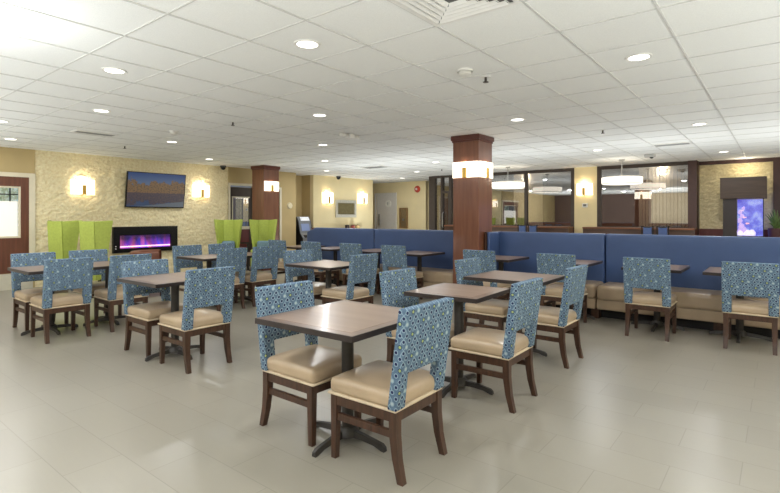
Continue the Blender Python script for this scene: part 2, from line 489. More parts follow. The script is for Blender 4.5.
struct('wall_back', MB().box(-13.1, -12.55, 14.9, 15.05, 0, CEIL).box(-12.55, -11.5, 14.9, 15.05, 2.24, CEIL).box(-11.5, -10.15, 14.9, 15.05, 0, CEIL).box(-10.27, -10.12, 15.05, 17.1, 0, CEIL), CREAM)
struct('wall_backdrop', MB().box(-10.2, XR, 17.0, 17.15, 0, CEIL), plain('night_backdrop', (70, 60, 58), 0.8, var=0.05, nscale=1))  # added backdrop behind the windows, dark colour stands for night outside
d3 = struct('door_3', MB().box(-12.5, -11.55, 14.93, 14.98, 0, 2.2), WHITE)
obj('push_plate', MB().box(-12.42, -12.34, 14.90, 14.93, 1.0, 1.45), CHROME, d3)
obj('restroom_sign', MB().lathe([(0.0, -0.006), (0.14, -0.006), (0.14, 0.006), (0.0, 0.006)], (0, 0, 0), 24).warp(lambda c: (c.x - 11.92, 14.92 + c.z, c.y + 1.85)), plain('sign_ivory', (244, 242, 232), 0.5), d3)
sg = MB().box(-11.955, -11.945, 14.905, 14.913, 1.80, 1.91).box(-11.945, -11.90, 14.905, 14.913, 1.80, 1.81).box(-11.93, -11.89, 14.905, 14.913, 1.87, 1.88)
obj('sign_mark', sg, BLACKM, d3)
struct('trim_4', MB().box(-12.57, -12.5, 14.86, 14.9, 0, 2.27).box(-11.55, -11.48, 14.86, 14.9, 0, 2.27).box(-12.5, -11.55, 14.86, 14.9, 2.2, 2.27), WHITE)

# window wall
struct('wall_window_side', MB().box(-4.3, -3.72, YG - 0.02, YG + 0.35, 0, CEIL).box(-8.93, -4.3, YG + 0.02, YG + 0.14, 0, 0.9).box(-3.72, -1.55, YG + 0.02, YG + 0.14, 0, 0.9), CREAM)
def window(name, x0, x1, mull, zb=1.06):
    m = MB().box(x0, x1, YG - 0.02, YG + 0.08, 2.58, CEIL).box(x0, x0 + 0.09, YG - 0.02, YG + 0.08, zb, 2.58).box(x1 - 0.09, x1, YG - 0.02, YG + 0.08, zb, 2.58).box(x0 + 0.09, x1 - 0.09, YG - 0.02, YG + 0.08, zb, zb + 0.06)
    for q in mull: m.box(q - 0.04, q + 0.04, YG - 0.02, YG + 0.08, zb + 0.06, 2.58)
    w = struct(name, m, DARKFRAME)
    obj('glass_pane', MB().box(x0 + 0.05, x1 - 0.05, YG + 0.03, YG + 0.04, zb, 2.6), GLASS, w)
    return w
w2 = window('window_2', -8.2, -4.3, [-5.66, -7.0], 1.06)
w3 = window('window_3', -3.72, -1.5, [], 1.06)
def blinds(x0, x1, win):
    m = MB(); n = int((x1 - x0) / 0.075)
    for k in range(n):
        x = x0 + (x1 - x0) * (k + 0.5) / n
        m.hexa([(x - 0.035, YG + 0.20, 1.0), (x + 0.030, YG + 0.225, 1.0), (x + 0.030, YG + 0.228, 1.0), (x - 0.035, YG + 0.203, 1.0),
                (x - 0.035, YG + 0.20, 2.6), (x + 0.030, YG + 0.225, 2.6), (x + 0.030, YG + 0.228, 2.6), (x - 0.035, YG + 0.203, 2.6)])
    m.box(x0, x1, YG + 0.18, YG + 0.24, 2.6, 2.64)
    obj('vertical_blind', m, plain('blind_beige', (232, 216, 184), 0.7, var=0.03), win)
blinds(-2.78, -1.70, w3)
blinds(-6.12, -5.25, w2)
d4 = struct('door_4', MB().box(-8.95, -8.72, YG - 0.03, YG + 0.12, 0, CEIL).box(-8.72, -8.2, YG - 0.03, YG + 0.12, 2.6, CEIL).box(-8.5, -8.43, YG - 0.03, YG + 0.1, 0, 2.6)
            .box(-8.43, -8.2, YG - 0.02, YG + 0.08, 2.1, 2.18).box(-8.24, -8.2, YG - 0.02, YG + 0.08, 0, 2.1).box(-8.43, -8.24, YG - 0.02, YG + 0.08, 0, 0.2), DARKFRAME)
obj('glass_pane', MB().box(-8.72, -8.2, YG + 0.03, YG + 0.04, 0, 2.6), GLASS, d4)
obj('pull_handle', MB().tube([(-8.4, YG - 0.03, 1.0), (-8.4, YG - 0.08, 1.05), (-8.4, YG - 0.08, 1.45), (-8.4, YG - 0.03, 1.5)], 0.015), CHROME, d4)
# bar ledge along the windows
for nm, x0, x1, lab in (('bar_counter', -8.1, -4.32, 'long brown wood bar ledge under the window left of the cream pillar'), ('bar_counter', -3.95, -1.5, 'brown wood bar ledge under the window right of the cream pillar')):
    t = thing(nm, lab, 'counter', ((x0 + x1) / 2, YG - 0.24, 0), 0, 'window bar ledges')
    h = (x1 - x0) / 2
    obj('countertop', MB().box(-h, h, -0.24, 0.2, 1.06, 1.10), wood('ledge_wood', (112, 70, 46), (140, 92, 62), 0.35, 0, 2), t, 0.006)
    obj('front_panel', MB().box(-h, h, -0.16, 0.2, 0.0, 1.06), wood('ledge_panel', (84, 50, 36), (104, 64, 46), 0.4, 2, 2), t)
    obj('apron_strip', MB().box(-h, h, -0.20, -0.16, 0.92, 1.06), TOPEDGE, t)

# aquarium wall
struct('wall_niche', relief_wall(-1.5, -0.12, 1.08, 2.58, YN, 0.024, 0.035, False), stone_mat('niche_stone', (212, 194, 146), (246, 232, 190)))
struct('wall_niche_lower', MB().box(-1.5, -0.12, YN - 0.03, YN + 0.15, 0, 1.08), MAROON)
struct('trim_5', MB().box(-1.68, -1.5, YG - 0.1, YN + 0.15, 0, CEIL).box(-0.12, 0.02, YN - 0.06, YN + 0.15, 0, CEIL).box(-1.5, -0.12, YN - 0.04, YN + 0.15, 2.58, CEIL), plain('espresso_trim', (74, 50, 44), 0.45))
struct('wall_right_back', MB().box(0.02, XR, YN, YN + 0.15, 0, CEIL), CREAM)
struct('door_5', MB().box(0.06, 0.95, YN - 0.04, YN, 0, 2.25), WHITE)
# unseen rest of the room, seen only in the window reflections
struct('wall_right', MB().box(XR - 0.15, XR, YF, YN, 0, CEIL), CREAM)
struct('wall_front', MB().box(XW, -6.6, YF, YF + 0.15, 0, CEIL).box(-2.6, XR, YF, YF + 0.15, 0, CEIL), plain('plum_wall', (120, 98, 88), 0.7, var=0.03))
cu = MB()
n = 60
for k in range(n):
    x = -6.6 + 4.0 * (k + 0.5) / n
    cu.lathe([(0.04, 0.02), (0.04, CEIL - 0.02)], (x, YF + 0.12, 0), 8)
struct('wall_front_curtain', cu, slat_mat(), None, 0, True)

def lamp(name, kind, loc, energy, color=(0.97, 0.985, 1.0), size=0.2, rot=(0, 0, 0), parent=None, spread=None):
    ld = bpy.data.lights.new(name, kind); ld.energy = energy; ld.color = color
    if kind == 'AREA':
        ld.shape = 'DISK'; ld.size = size
        if spread: ld.spread = math.radians(spread)
    elif kind == 'POINT': ld.shadow_soft_size = size
    o = bpy.data.objects.new(name, ld); COL.objects.link(o); o.location = loc; o.rotation_euler = rot
    if parent: o.parent = parent
    return o
# ---------------------------------------------------------------- columns
def column(x0, y0, s, label):
    t = thing('column', label, 'column', (x0 + s / 2, y0 + s / 2, 0), 0, 'wood clad columns')
    h = s / 2
    obj('shaft', MB().box(-h, h, -h, h, 0, CEIL - 0.1), COLWOOD, t, 0.008)
    obj('crown', MB().box(-h - 0.012, h + 0.012, -h - 0.012, h + 0.012, CEIL - 0.105, CEIL - 0.075).box(-h - 0.026, h + 0.026, -h - 0.026, h + 0.026, CEIL - 0.075, CEIL), wood('crown_wood', (84, 44, 36), (108, 60, 48), 0.35, 0, 3), t, 0.006)
    obj('plinth', MB().box(-h - 0.015, h + 0.015, -h - 0.015, h + 0.015, 0, 0.12), wood('crown_wood', 0, 0), t)
    return t
C1X, C1Y, CS = -4.13, 6.84, 0.46
C2X, C2Y = -10.68, 7.74
column(C1X, C1Y, CS, 'big brown wood column at the left end of the right blue banquette')
column(C2X, C2Y, 0.48, 'far brown wood column behind the right pair of green wing chairs')

def make_sconce(width, height, depth, label, group, loc, rz, bulb=2.2, brass=0.035):
    """wall sconce, mounting plane x=0 facing +X"""
    t = thing('wall_sconce', label, 'sconce', loc, rz, group)
    w = width / 2; m = MB()
    N = 10; pts = []
    for k in range(N + 1):
        a = -PI / 2 + PI * k / N
        e = 0.55
        sx = math.copysign(abs(math.cos(a)) ** e, math.cos(a)) * depth
        sy = math.copysign(abs(math.sin(a)) ** e, math.sin(a)) * w
        pts.append((sx, sy))
    lo = [m.bm.verts.new((p[0] + 0.004, p[1], -height / 2)) for p in pts]; hi = [m.bm.verts.new((p[0] + 0.004, p[1], height / 2)) for p in pts]
    for k in range(N): m.bm.faces.new((lo[k], lo[k + 1], hi[k + 1], hi[k]))
    obj('lamp_shade', m, SHADE, t, 0, True)
    for dz in (-1, 1):
        lamp('sconce_bulb', 'POINT', (depth * 0.6, 0, dz * (height / 2 - 0.015)), bulb, (1, 0.9, 0.72), 0.02, (0, 0, 0), t)
    obj('backplate', MB().box(0.0, 0.012, -0.06, 0.06, -height * 0.4, height * 0.4), BRASS, t)
    obj('bracket', MB().box(depth, depth + 0.02, -brass, brass, -height * 0.5, height * 0.12).box(0.01, depth + 0.01, -brass * 0.6, brass * 0.6, -height * 0.52, -height * 0.45), BRASS, t, 0.003)
    return t
zs = 2.115
def col_sconce(cx, cy, s, lab_l, lab_r, grp):
    make_sconce(s, 0.25, 0.03, lab_l, grp, (cx + s / 2, cy, zs), -PI / 2, 0.5)
    make_sconce(s, 0.25, 0.03, lab_r, grp, (cx + s, cy + s / 2, zs), 0, 0.5)
col_sconce(C1X, C1Y, CS, 'lit white shade on the left face of the big near column', 'lit white shade on the right face of the big near column', 'column sconces')
make_sconce(CS, 0.25, 0.03, 'lit white shade on the rear face of the big near column', 'column sconces', (C1X + CS / 2, C1Y + CS, zs), PI / 2, 0.5)
make_sconce(0.46, 0.25, 0.03, 'lit white shade on the far column behind green chairs', 'column sconces', (C2X + 0.48, C2Y + 0.24, 2.14), 0, 0.5)
make_sconce(0.44, 0.30, 0.09, 'glowing white sconce on the stone wall left of the television', 'stone wall sconces', (XW, 4.02, 1.98), 0)
make_sconce(0.44, 0.30, 0.09, 'glowing white sconce on the stone wall right of the television', 'stone wall sconces', (XW, 6.66, 2.0), 0)
make_sconce(0.46, 0.34, 0.09, 'glowing white sconce left of the silver framed mirror', 'mirror sconces', (XM, 11.18, 1.96), 0)
make_sconce(0.46, 0.34, 0.09, 'glowing white sconce right of the silver framed mirror', 'mirror sconces', (XM, 12.86, 1.98), 0)
make_sconce(0.40, 0.30, 0.09, 'glowing sconce with brass bracket on the cream window pillar', 'pillar sconce', (-4.03, YG - 0.02, 2.08), -PI / 2)

# ---------------------------------------------------------------- chairs
def make_chair(loc, rz, label, group):
    t = thing('dining_chair', label, 'chair', loc, rz, group)
    st = obj('seat', MB().rbox(-0.225, 0.255, -0.228, 0.228, 0.372, 0.462, 0.032, 0.022), VINYL, t, 0, True)
    obj('piping', MB().rbox(-0.232, 0.260, -0.233, 0.233, 0.366, 0.380, 0.006), PIPING, st, 0, True)
    # upholstered back with the open notch above the seat
    H, W = 0.912, 0.238
    prof = [(-W, 0.375), (-W, H), (W, H), (W, 0.375), (W - 0.085, 0.375), (W - 0.085, 0.56), (-W + 0.085, 0.56), (-W + 0.085, 0.375)]
    m = MB().poly([(-0.238, y, z) for y, z in prof], (0.062, 0, 0))
    m.warp(lambda c: (c.x - 0.075 * max(0, (c.z - 0.375) / 0.54) ** 1.15 - (0.0 if c.x > -0.2 else 0.0), c.y, c.z + (0.012 * (1 - (c.y / W) ** 2) if c.z > 0.9 else 0)))
    obj('backrest', m, FABRIC, t, 0.014, True, 3)
    a = MB().box(-0.215, 0.235, -0.222, -0.195, 0.31, 0.368).box(-0.215, 0.235, 0.195, 0.222, 0.31, 0.368).box(0.21, 0.237, -0.2, 0.2, 0.31, 0.368).box(-0.222, -0.195, -0.2, 0.2, 0.31, 0.368)
    obj('seat_frame', a, CHAIR_WOOD, t, 0.003)
    for s in (-1, 1):
        obj('leg', MB().bar((0.216, s * 0.203, 0.368), (0.222, s * 0.206, 0), 0.046, 0.034), CHAIR_WOOD, t, 0.003)
        l = MB().bar((-0.205, s * 0.203, 0.37), (-0.207, s * 0.203, 0.24), 0.048, 0.046).bar((-0.207, s * 0.203, 0.24), (-0.222, s * 0.204, 0.12), 0.046, 0.041).bar((-0.222, s * 0.204, 0.12), (-0.252, s * 0.206, 0.0), 0.041, 0.036)
        bmesh.ops.remove_doubles(l.bm, verts=l.bm.verts, dist=0.0005)
        obj('leg', l, CHAIR_WOOD, t, 0.0)
        obj('stretcher', MB().box(-0.205, 0.212, s * 0.203 - 0.011, s * 0.203 + 0.011, 0.222, 0.262), CHAIR_WOOD, t, 0.002)
    return t
PROTO = [None]
def chair(x, y, deg, label, group):
    rz = math.radians(deg)
    if PROTO[0] is None: PROTO[0] = make_chair((x, y, 0), rz, label, group)
    else: dup(PROTO[0], (x, y, 0), rz, label, group)
G1 = 'chairs at the tables left of the brown column'
L0, R0 = 0, 180
chair(-1.79, 2.235, R0 + 1, 'blue patterned chair on the right side of the nearest table, back turned to camera', 'chairs at the row of three tables')
chair(-2.44, 2.245, L0, 'blue patterned chair on the left side of the nearest table', 'chairs at the row of three tables')
chair(-1.735, 3.465, R0 + 1, 'blue patterned chair on the right side of the second table from the camera', 'chairs at the row of three tables')
chair(-2.36, 3.45, L0 + 2, 'blue patterned chair on the left side of the second table, behind the nearest table', 'chairs at the row of three tables')
chair(-1.775, 4.72, R0, 'blue patterned chair on the right side of the third table before the column', 'chairs at the row of three tables')
chair(-2.43, 4.80, L0, 'blue patterned chair on the left side of the third table, in front of the column', 'chairs at the row of three tables')
chair(-5.045, 2.50, L0, 'blue patterned chair on the left side of the lone table at left front', 'chairs at the two middle tables')
chair(-4.335, 2.50, R0, 'blue patterned chair right of the lone left front table, back turned to camera', 'chairs at the two middle tables')
chair(-4.955, 4.55, L0, 'blue patterned chair on the left of the table behind the nearest table', 'chairs at the two middle tables')
chair(-4.295, 4.56, R0, 'blue patterned chair on the right of the table behind the nearest table', 'chairs at the two middle tables')
chair(-7.21, 2.10, L0, 'leftmost blue patterned chair in the photo, beside the brown window', 'chairs at the joined tables')
chair(-6.49, 2.08, R0, 'blue patterned chair seen from behind at the leftmost table', 'chairs at the joined tables')
chair(-7.27, 2.76, L0, 'blue patterned chair right in front of the left pair of green wing chairs', 'chairs at the joined tables')
chair(-6.50, 2.75, R0, 'blue patterned chair below the left end of the fireplace, seen from behind', 'chairs at the joined tables')
chair(-7.19, 4.17, L0, 'blue patterned chair right of the fireplace beside the brown leather chair', 'chairs at the joined tables')
chair(-6.54, 4.20, R0, 'blue patterned chair seen from behind below the third green wing chair', 'chairs at the joined tables')
chair(-7.19, 4.79, L0, 'blue patterned chair half hidden below the third green wing chair from left', 'chairs at the joined tables')
chair(-6.55, 4.81, R0, 'blue patterned chair seen from behind below the rightmost green wing chair', 'chairs at the joined tables')
U = 90
GB = 'chairs facing the blue banquette'
chair(-3.26, 6.36, U, 'teal patterned chair just right of the brown column, facing the banquette', GB)
chair(-2.19, 6.36, U, 'teal patterned chair behind the third table, second right of the column', GB)
chair(-1.185, 6.42, U, 'teal patterned chair alone before the banquette, second from the right edge', GB)
chair(-0.245, 6.48, U, 'teal patterned chair at the far right edge of the photo', GB)
chair(-4.87, 6.50, U, 'teal patterned chair facing the banquette, nearest left of the column', GB)
chair(-5.78, 6.47, U, 'teal patterned chair facing the banquette below its black seam', GB)
chair(-6.72, 6.42, U, 'teal patterned chair at the rounded left end of the blue banquette', GB)
chair(-7.68, 6.42, U, 'teal patterned chair below the teller machine, left of the blue banquette', GB)

# ---------------------------------------------------------------- tables
HT = 0.765
def table(x, y, w, d, deg, label, group, px=None, py=None, bd=45):
    """w along X, d along Y"""
    t = thing('dining_table', label, 'table', (x, y, 0), math.radians(deg), group)
    hx, hy, b = w / 2, d / 2, 0.055
    obj('tabletop', MB().box(-hx + b, hx - b, -hy + b, hy - b, HT - 0.031, HT), TOPWOOD, t)
    bm = MB()
    for (x0, x1, y0, y1) in ((-hx, hx, -hy, -hy + b), (-hx, hx, hy - b, hy), (-hx, -hx + b, -hy + b, hy - b), (hx - b, hx, -hy + b, hy - b)):
        bm.box(x0, x1, y0, y1, HT - 0.032, HT - 0.0008)
    obj('border', bm, wood('border_top', (106, 84, 70), (126, 102, 86), 0.28, 0, 2.4, 0.5, 0.2), t, 0.0)
    em = MB()
    e = 0.006
    for (x0, x1, y0, y1) in ((-hx - e, hx + e, -hy - e, -hy), (-hx - e, hx + e, hy, hy + e), (-hx - e, -hx, -hy, hy), (hx, hx + e, -hy, hy)):
        em.box(x0, x1, y0, y1, HT - 0.034, HT - 0.001)
    obj('edge_band', em, plain('dark_edge', (48, 38, 34), 0.45), t)
    cx = 0 if px is None else px - x; cy = 0 if py is None else py - y
    obj('pole', MB().cyl(cx, cy, 0.075, HT - 0.05, 0.038, 20), IRON, t, 0, True)
    obj('top_plate', MB().box(cx - 0.16, cx + 0.16, cy - 0.03, cy + 0.03, HT - 0.052, HT - 0.031).box(cx - 0.03, cx + 0.03, cy - 0.16, cy + 0.16, HT - 0.052, HT - 0.031), IRON, t)
    bs = obj('base', MB().lathe([(0.075, 0.03), (0.07, 0.06), (0.045, 0.085), (0.0, 0.085)], (cx, cy, 0), 20), IRON, t, 0, True)
    for k in range(4):
        a = math.radians(bd + 90 * k); ca, sa = math.cos(a), math.sin(a)
        f = MB()
        secs = [(0.03, 0.045, 0.028, 0.07), (0.13, 0.038, 0.028, 0.062), (0.22, 0.034, 0.02, 0.05), (0.275, 0.038, 0.004, 0.04), (0.295, 0.03, 0.0, 0.026)]
        rings = []
        for (r, wd, z0, z1) in secs:
            ring = []
            for (o, z) in ((-wd / 2, z0), (wd / 2, z0), (wd / 3, z1), (-wd / 3, z1)):
                ring.append(f.bm.verts.new((cx + r * ca - o * sa, cy + r * sa + o * ca, z)))
            rings.append(ring)
        for p, q in zip(rings, rings[1:]):
            for i in range(4): f.bm.faces.new((p[i], p[(i + 1) % 4], q[(i + 1) % 4], q[i]))
        f.bm.faces.new(rings[0]); f.bm.faces.new(list(reversed(rings[-1])))
        obj('foot', f, IRON, bs, 0, True)
    return t
GT = 'square wood tables'
table(-2.135, 2.26, 0.77, 0.80, 2, 'brown square table nearest the camera on a grey four footed base', GT, -2.115, 2.24, 0)
table(-2.12, 3.60, 0.64, 0.66, 3, 'small brown table right behind the nearest table, second in its row', GT, -2.048, 3.47, 0)
table(-2.15, 4.80, 0.80, 0.72, 1, 'light glossy brown table third in its row, before the column', GT, -2.10, 4.76, 0)
table(-4.82, 2.55, 0.76, 0.76, 1, 'brown table standing alone at left front between two blue chairs', GT, -4.745, 2.52, 0)
table(-4.62, 4.52, 0.80, 0.72, 1, 'brown table in the middle, beyond the nearest table, between two chairs', GT, -4.625, 4.54, 0)
table(-6.90, 2.10, 0.76, 0.63, 0, 'leftmost brown table in the photo, beside the brown window', GT, -6.875, 2.1, 0)
table(-6.90, 2.765, 0.76, 0.63, 0, 'brown table joined behind the leftmost table, below the green wing chairs', GT, -6.875, 2.75, 0)
table(-6.86, 4.18, 0.76, 0.60, 0, 'brown table right of the fireplace beside the brown leather chair', GT, -6.865, 4.19, 0)
table(-6.86, 4.80, 0.76, 0.60, 0, 'brown table below the right pair of green wing chairs', GT, -6.865, 4.8, 0)
GBT = 'tables along the blue banquette'
for x, lab in ((-3.30, 'brown table at the banquette just right of the brown column'), (-2.24, 'brown table at the banquette, second right of the column'),
               (-1.20, 'brown table at the banquette left of the plain blue gap, third right of the column'), (-0.36, 'brown table at the banquette by the right edge of the photo'),
               (-4.80, 'brown table at the banquette, nearest left of the brown column'), (-5.72, 'brown table at the banquette below its black seam'),
               (-6.80, 'brown table at the rounded left end of the banquette'), (-7.70, 'brown table below the teller machine, left of the blue banquette end')):
    table(x, 6.80, 0.62, 0.72, 0, lab, GBT, x, 6.86, 0)

# ---------------------------------------------------------------- banquette
def banquette(x0, x1, label, round_left=False, end_left=False, seams=()):
    xs = [x0] + list(seams) + [x1]
    t = thing('banquette', label, 'banquette', (x0, 7.1, 0), 0, 'blue and beige banquettes')
    o = lambda v: v - x0
    oy = -7.1
    for a, b in zip(xs, xs[1:]):
        g = 0.012
        obj('seat', MB().rbox(o(a) + g, o(b) - g, 6.9 + oy, 7.42 + oy, 0.255, 0.455, 0.05, 0.0, 8), VINYL, t, 0, True)
        obj('seat_front', MB().rbox(o(a) + g, o(b) - g, 6.93 + oy, 7.4 + oy, 0.125, 0.265, 0.015, 0.0, 4), VINYL, t, 0, True)
        back = MB().rbox(o(a) + 0.006, o(b) - 0.006, 7.37 + oy, 7.52 + oy, 0.40, 1.13, 0.028, 0.0, 8)
        if round_left and a == x0:
            def rnd(c, A=o(a)):
                d = c.x - A
                if d < 0.22 and c.z > 0.9:
                    zz = 1.13 - 0.22 + math.sqrt(max(0.0, 0.22 ** 2 - (0.22 - max(d, 0)) ** 2)) 
                    return (c.x, c.y, min(c.z, zz))
                return c
            back.warp(rnd)
        obj('backrest', back, BLUE, t, 0, True)
    obj('toe_kick', MB().box(o(x0) + 0.03, o(x1) - 0.03, 7.08 + oy, 7.48 + oy, 0.0, 0.13), BLACKM, t)
    k = x0 + 0.25
    while k < x1:
        obj('leg', MB().box(o(k) - 0.05, o(k) + 0.05, 6.96 + oy, 7.07 + oy, 0, 0.13), CHAIR_WOOD, t)
        k += 1.4
    obj('back_panel', MB().box(o(x0), o(x1), 7.52 + oy, 7.55 + oy, 0, 1.12), COLWOOD, t)
    if end_left:
        obj('end_panel', MB().box(-0.03, 0.0, 7.0 + oy, 7.55 + oy, 0, 1.135), CHAIR_WOOD, t, 0.004)
        obj('end_wing', MB().rbox(0.0, 0.05, 7.02 + oy, 7.44 + oy, 0.40, 1.13, 0.02), BLUE, t, 0, True)
    return t
banquette(-8.2, C1X - 0.02, 'long blue backed banquette left of the big brown column', True, False, (-6.25,))
banquette(C1X + CS + 0.05, 2.6, 'long blue backed banquette right of the big brown column', False, True, (-1.95,))

# ---------------------------------------------------------------- green wing chairs
def make_wing(loc, rz, label):
    """faces +X; narrow back with wings opening forwards"""
    t = thing('wing_chair', label, 'armchair', loc, rz, 'lime green wing chairs')
    obj('seat', MB().rbox(-0.22, 0.34, -0.2, 0.2, 0.22, 0.46, 0.04, 0.02), GREEN, t, 0, True)
    b = MB().hexa([(-0.30, -0.14, 0.2), (-0.22, -0.12, 0.2), (-0.22, 0.12, 0.2), (-0.30, 0.14, 0.2), (-0.36, -0.14, 1.28), (-0.29, -0.12, 1.29), (-0.29, 0.12, 1.29), (-0.36, 0.14, 1.28)])
    obj('backrest', b, GREEN, t, 0.012, True, 2)
    for s in (-1, 1):
        w = MB()
        q = lambda x, y, z: (x, s * y, z)
        w.hexa([q(-0.22, 0.115, 0.2), q(-0.12, 0.15, 0.2), q(-0.15, 0.2, 0.2), q(-0.29, 0.145, 0.2),
                q(-0.285, 0.115, 1.285), q(-0.06, 0.285, 1.30), q(-0.095, 0.335, 1.30), q(-0.355, 0.145, 1.28)])
        obj('wing', w, GREEN, t, 0.012, True, 2)
        obj('arm', MB().rbox(-0.10, 0.33, min(s * 0.2, s * 0.265), max(s * 0.2, s * 0.265), 0.2, 0.60, 0.03), GREEN, t, 0, True)
    for sx in (-0.22, 0.3):
        for sy in (-0.2, 0.2):
            obj('leg', MB().bar((sx, sy, 0.215), (sx * 1.05, sy * 1.05, 0), 0.045, 0.03), CHAIR_WOOD, t)
    return t
wc = make_wing((-10.80, 3.59, 0), math.radians(125), 'leftmost tall lime green wing chair against the stone wall')
dup(wc, (-10.08, 3.87, 0), math.radians(125), 'tall lime green wing chair at the left end of the fireplace')
dup(wc, (-10.25, 6.76, 0), math.radians(-34), 'tall lime green wing chair between fireplace and far column')
dup(wc, (-9.62, 7.28, 0), math.radians(-40), 'rightmost tall lime green wing chair in front of the far column')
PILL = plain('grey_blue_cushion', (112, 138, 152), 0.8, var=0.08, nscale=40)
for (x, y, a, lab) in ((-10.25, 6.76, -34, 'grey blue lumbar cushion on the green wing chair left of far column'), (-9.62, 7.28, -40, 'grey blue lumbar cushion on the rightmost green wing chair')):
    p = obj('cushion', MB().rbox(-0.06, 0.06, -0.15, 0.15, 0.0, 0.30, 0.055, 0.0, 4), PILL, None, 0, True)
    a = math.radians(a)
    p.location = (x + math.cos(a) * -0.12, y + math.sin(a) * -0.12, 0.485); p.rotation_euler = (0, 0, a)
    tag(p, lab, 'cushion', 'cushions on the green chairs')
t = thing('side_table', 'small dark round side table between the right pair of green chairs', 'table', (-10.38, 7.40, 0))
obj('tabletop', MB().cyl(0, 0, 0.70, 0.725, 0.2, 28), DKBROWN, t, 0, True)
obj('pole', MB().cyl(0, 0, 0.03, 0.70, 0.025, 14), IRON, t, 0, True)
obj('base', MB().lathe([(0.16, 0), (0.16, 0.012), (0.03, 0.04)], (0, 0, 0), 24), IRON, t, 0, True)

# brown leather chair beside the fireplace
t = thing('club_chair', 'brown leather club chair beside the fireplace, mostly hidden by tables', 'armchair', (-8.62, 4.15, 0), math.radians(60))
m = MB().lathe([(0.33, 0.12), (0.345, 0.70), (0.335, 0.76), (0.30, 0.78), (0.27, 0.76), (0.265, 0.4), (0.26, 0.12)], (0, 0, 0), 26, math.radians(65), math.radians(295))
obj('backrest', m, LEATHER, t, 0, True)
obj('seat', MB().lathe([(0.0, 0.12), (0.25, 0.12), (0.258, 0.40), (0.22, 0.45), (0.0, 0.46)], (0, 0, 0), 26), LEATHER, t, 0, True)
for a in (45, 135, 225, 315):
    obj('leg', MB().bar((0.22 * math.cos(math.radians(a)), 0.22 * math.sin(math.radians(a)), 0.12), (0.23 * math.cos(math.radians(a)), 0.23 * math.sin(math.radians(a)), 0), 0.04, 0.03), CHAIR_WOOD, t)

# ---------------------------------------------------------------- fireplace wall
t = thing('fireplace', 'black electric fireplace with purple flames set in the stone wall', 'fireplace', (XW, 5.31, 0.86))
obj('frame', MB().box(0, 0.07, -0.72, 0.72, -0.285, -0.19).box(0, 0.07, -0.72, 0.72, 0.095, 0.285).box(0, 0.07, -0.72, -0.58, -0.19, 0.095).box(0, 0.07, 0.56, 0.72, -0.19, 0.095), BLACK, t)
obj('flame_bed', MB().box(0.005, 0.02, -0.58, 0.56, -0.19, 0.095), flame_mat(), t)
obj('glass', MB().box(0.058, 0.062, -0.58, 0.56, -0.19, 0.095), glass_mat('firebox_glass', 0.06), t)
obj('control_button', MB().box(0.07, 0.075, -0.68, -0.66, -0.2, -0.18).box(0.07, 0.075, -0.68, -0.66, -0.15, -0.13), PLASTIC, t)

t = thing('television', 'wall mounted flat television tilted down showing a lake and autumn hills', 'television', (XW + 0.115, 5.515, 1.965))
t.rotation_euler = (0, math.radians(8), 0)
obj('case', MB().box(-0.045, 0.0, -0.675, 0.675, -0.40, 0.40), BLACK, t, 0.006)
obj('screen', MB().box(0.0, 0.004, -0.655, 0.655, -0.375, 0.382), tv_mat(), t)
obj('wall_mount', MB().box(-0.09, -0.045, -0.2, 0.2, -0.15, 0.1), BLACKM, t)

# mirror
t = thing('mirror', 'wide mirror in a silver frame between two sconces on the cream wall', 'mirror', (XM, 12.03, 1.62))
fm = MB()
for (y0, y1, z0, z1) in ((-0.5, 0.5, 0.19, 0.29), (-0.5, 0.5, -0.29, -0.19), (-0.5, -0.40, -0.19, 0.19), (0.40, 0.5, -0.19, 0.19)):
    fm.box(0, 0.05, y0, y1, z0, z1)
obj('frame', fm, plain('silver_leaf', (206, 202, 186), 0.35, 0.3, nscale=30), t, 0.008)
obj('painted_mirror_face', MB().box(0.0, 0.012, -0.40, 0.40, -0.19, 0.19), plain('painted_mirror_face', (122, 112, 80), 0.3, 0.2, var=0.06, nscale=14), t)  # tan reflection painted into the colour, barely mirrors the room
t = thing('console_table', 'narrow console table under the mirror, mostly hidden by the banquette', 'table', (XM + 0.24, 12.1, 0))
obj('tabletop', MB().box(-0.2, 0.2, -0.6, 0.6, 0.86, 0.90), DKBROWN, t)
for sx in (-0.16, 0.16):
    for sy in (-0.55, 0.55):
        obj('leg', MB().box(sx - 0.025, sx + 0.025, sy - 0.025, sy + 0.025, 0, 0.86), DKBROWN, t)
for (y, rgb, lab) in ((11.86, (52, 34, 36), 'dark canister left of three above the blue banquette back'), (12.12, (150, 74, 60), 'reddish canister in the middle of three above the banquette'), (12.36, (206, 176, 120), 'tan canister right of three above the blue banquette')):
    c = thing('canister', lab, 'canister', (XM + 0.24, y, 0.90), 0, 'canisters on the console')
    obj('body', MB().cyl(0, 0, 0, 0.155, 0.075, 18), plain('canister_%d' % rgb[0], rgb, 0.4), c, 0, True)
    obj('lid', MB().lathe([(0.078, 0.155), (0.078, 0.175), (0.02, 0.185), (0.0, 0.185)], (0, 0, 0), 18), plain('canister_lid_%d' % rgb[0], tuple(v * 0.7 for v in rgb), 0.4), c, 0, True)

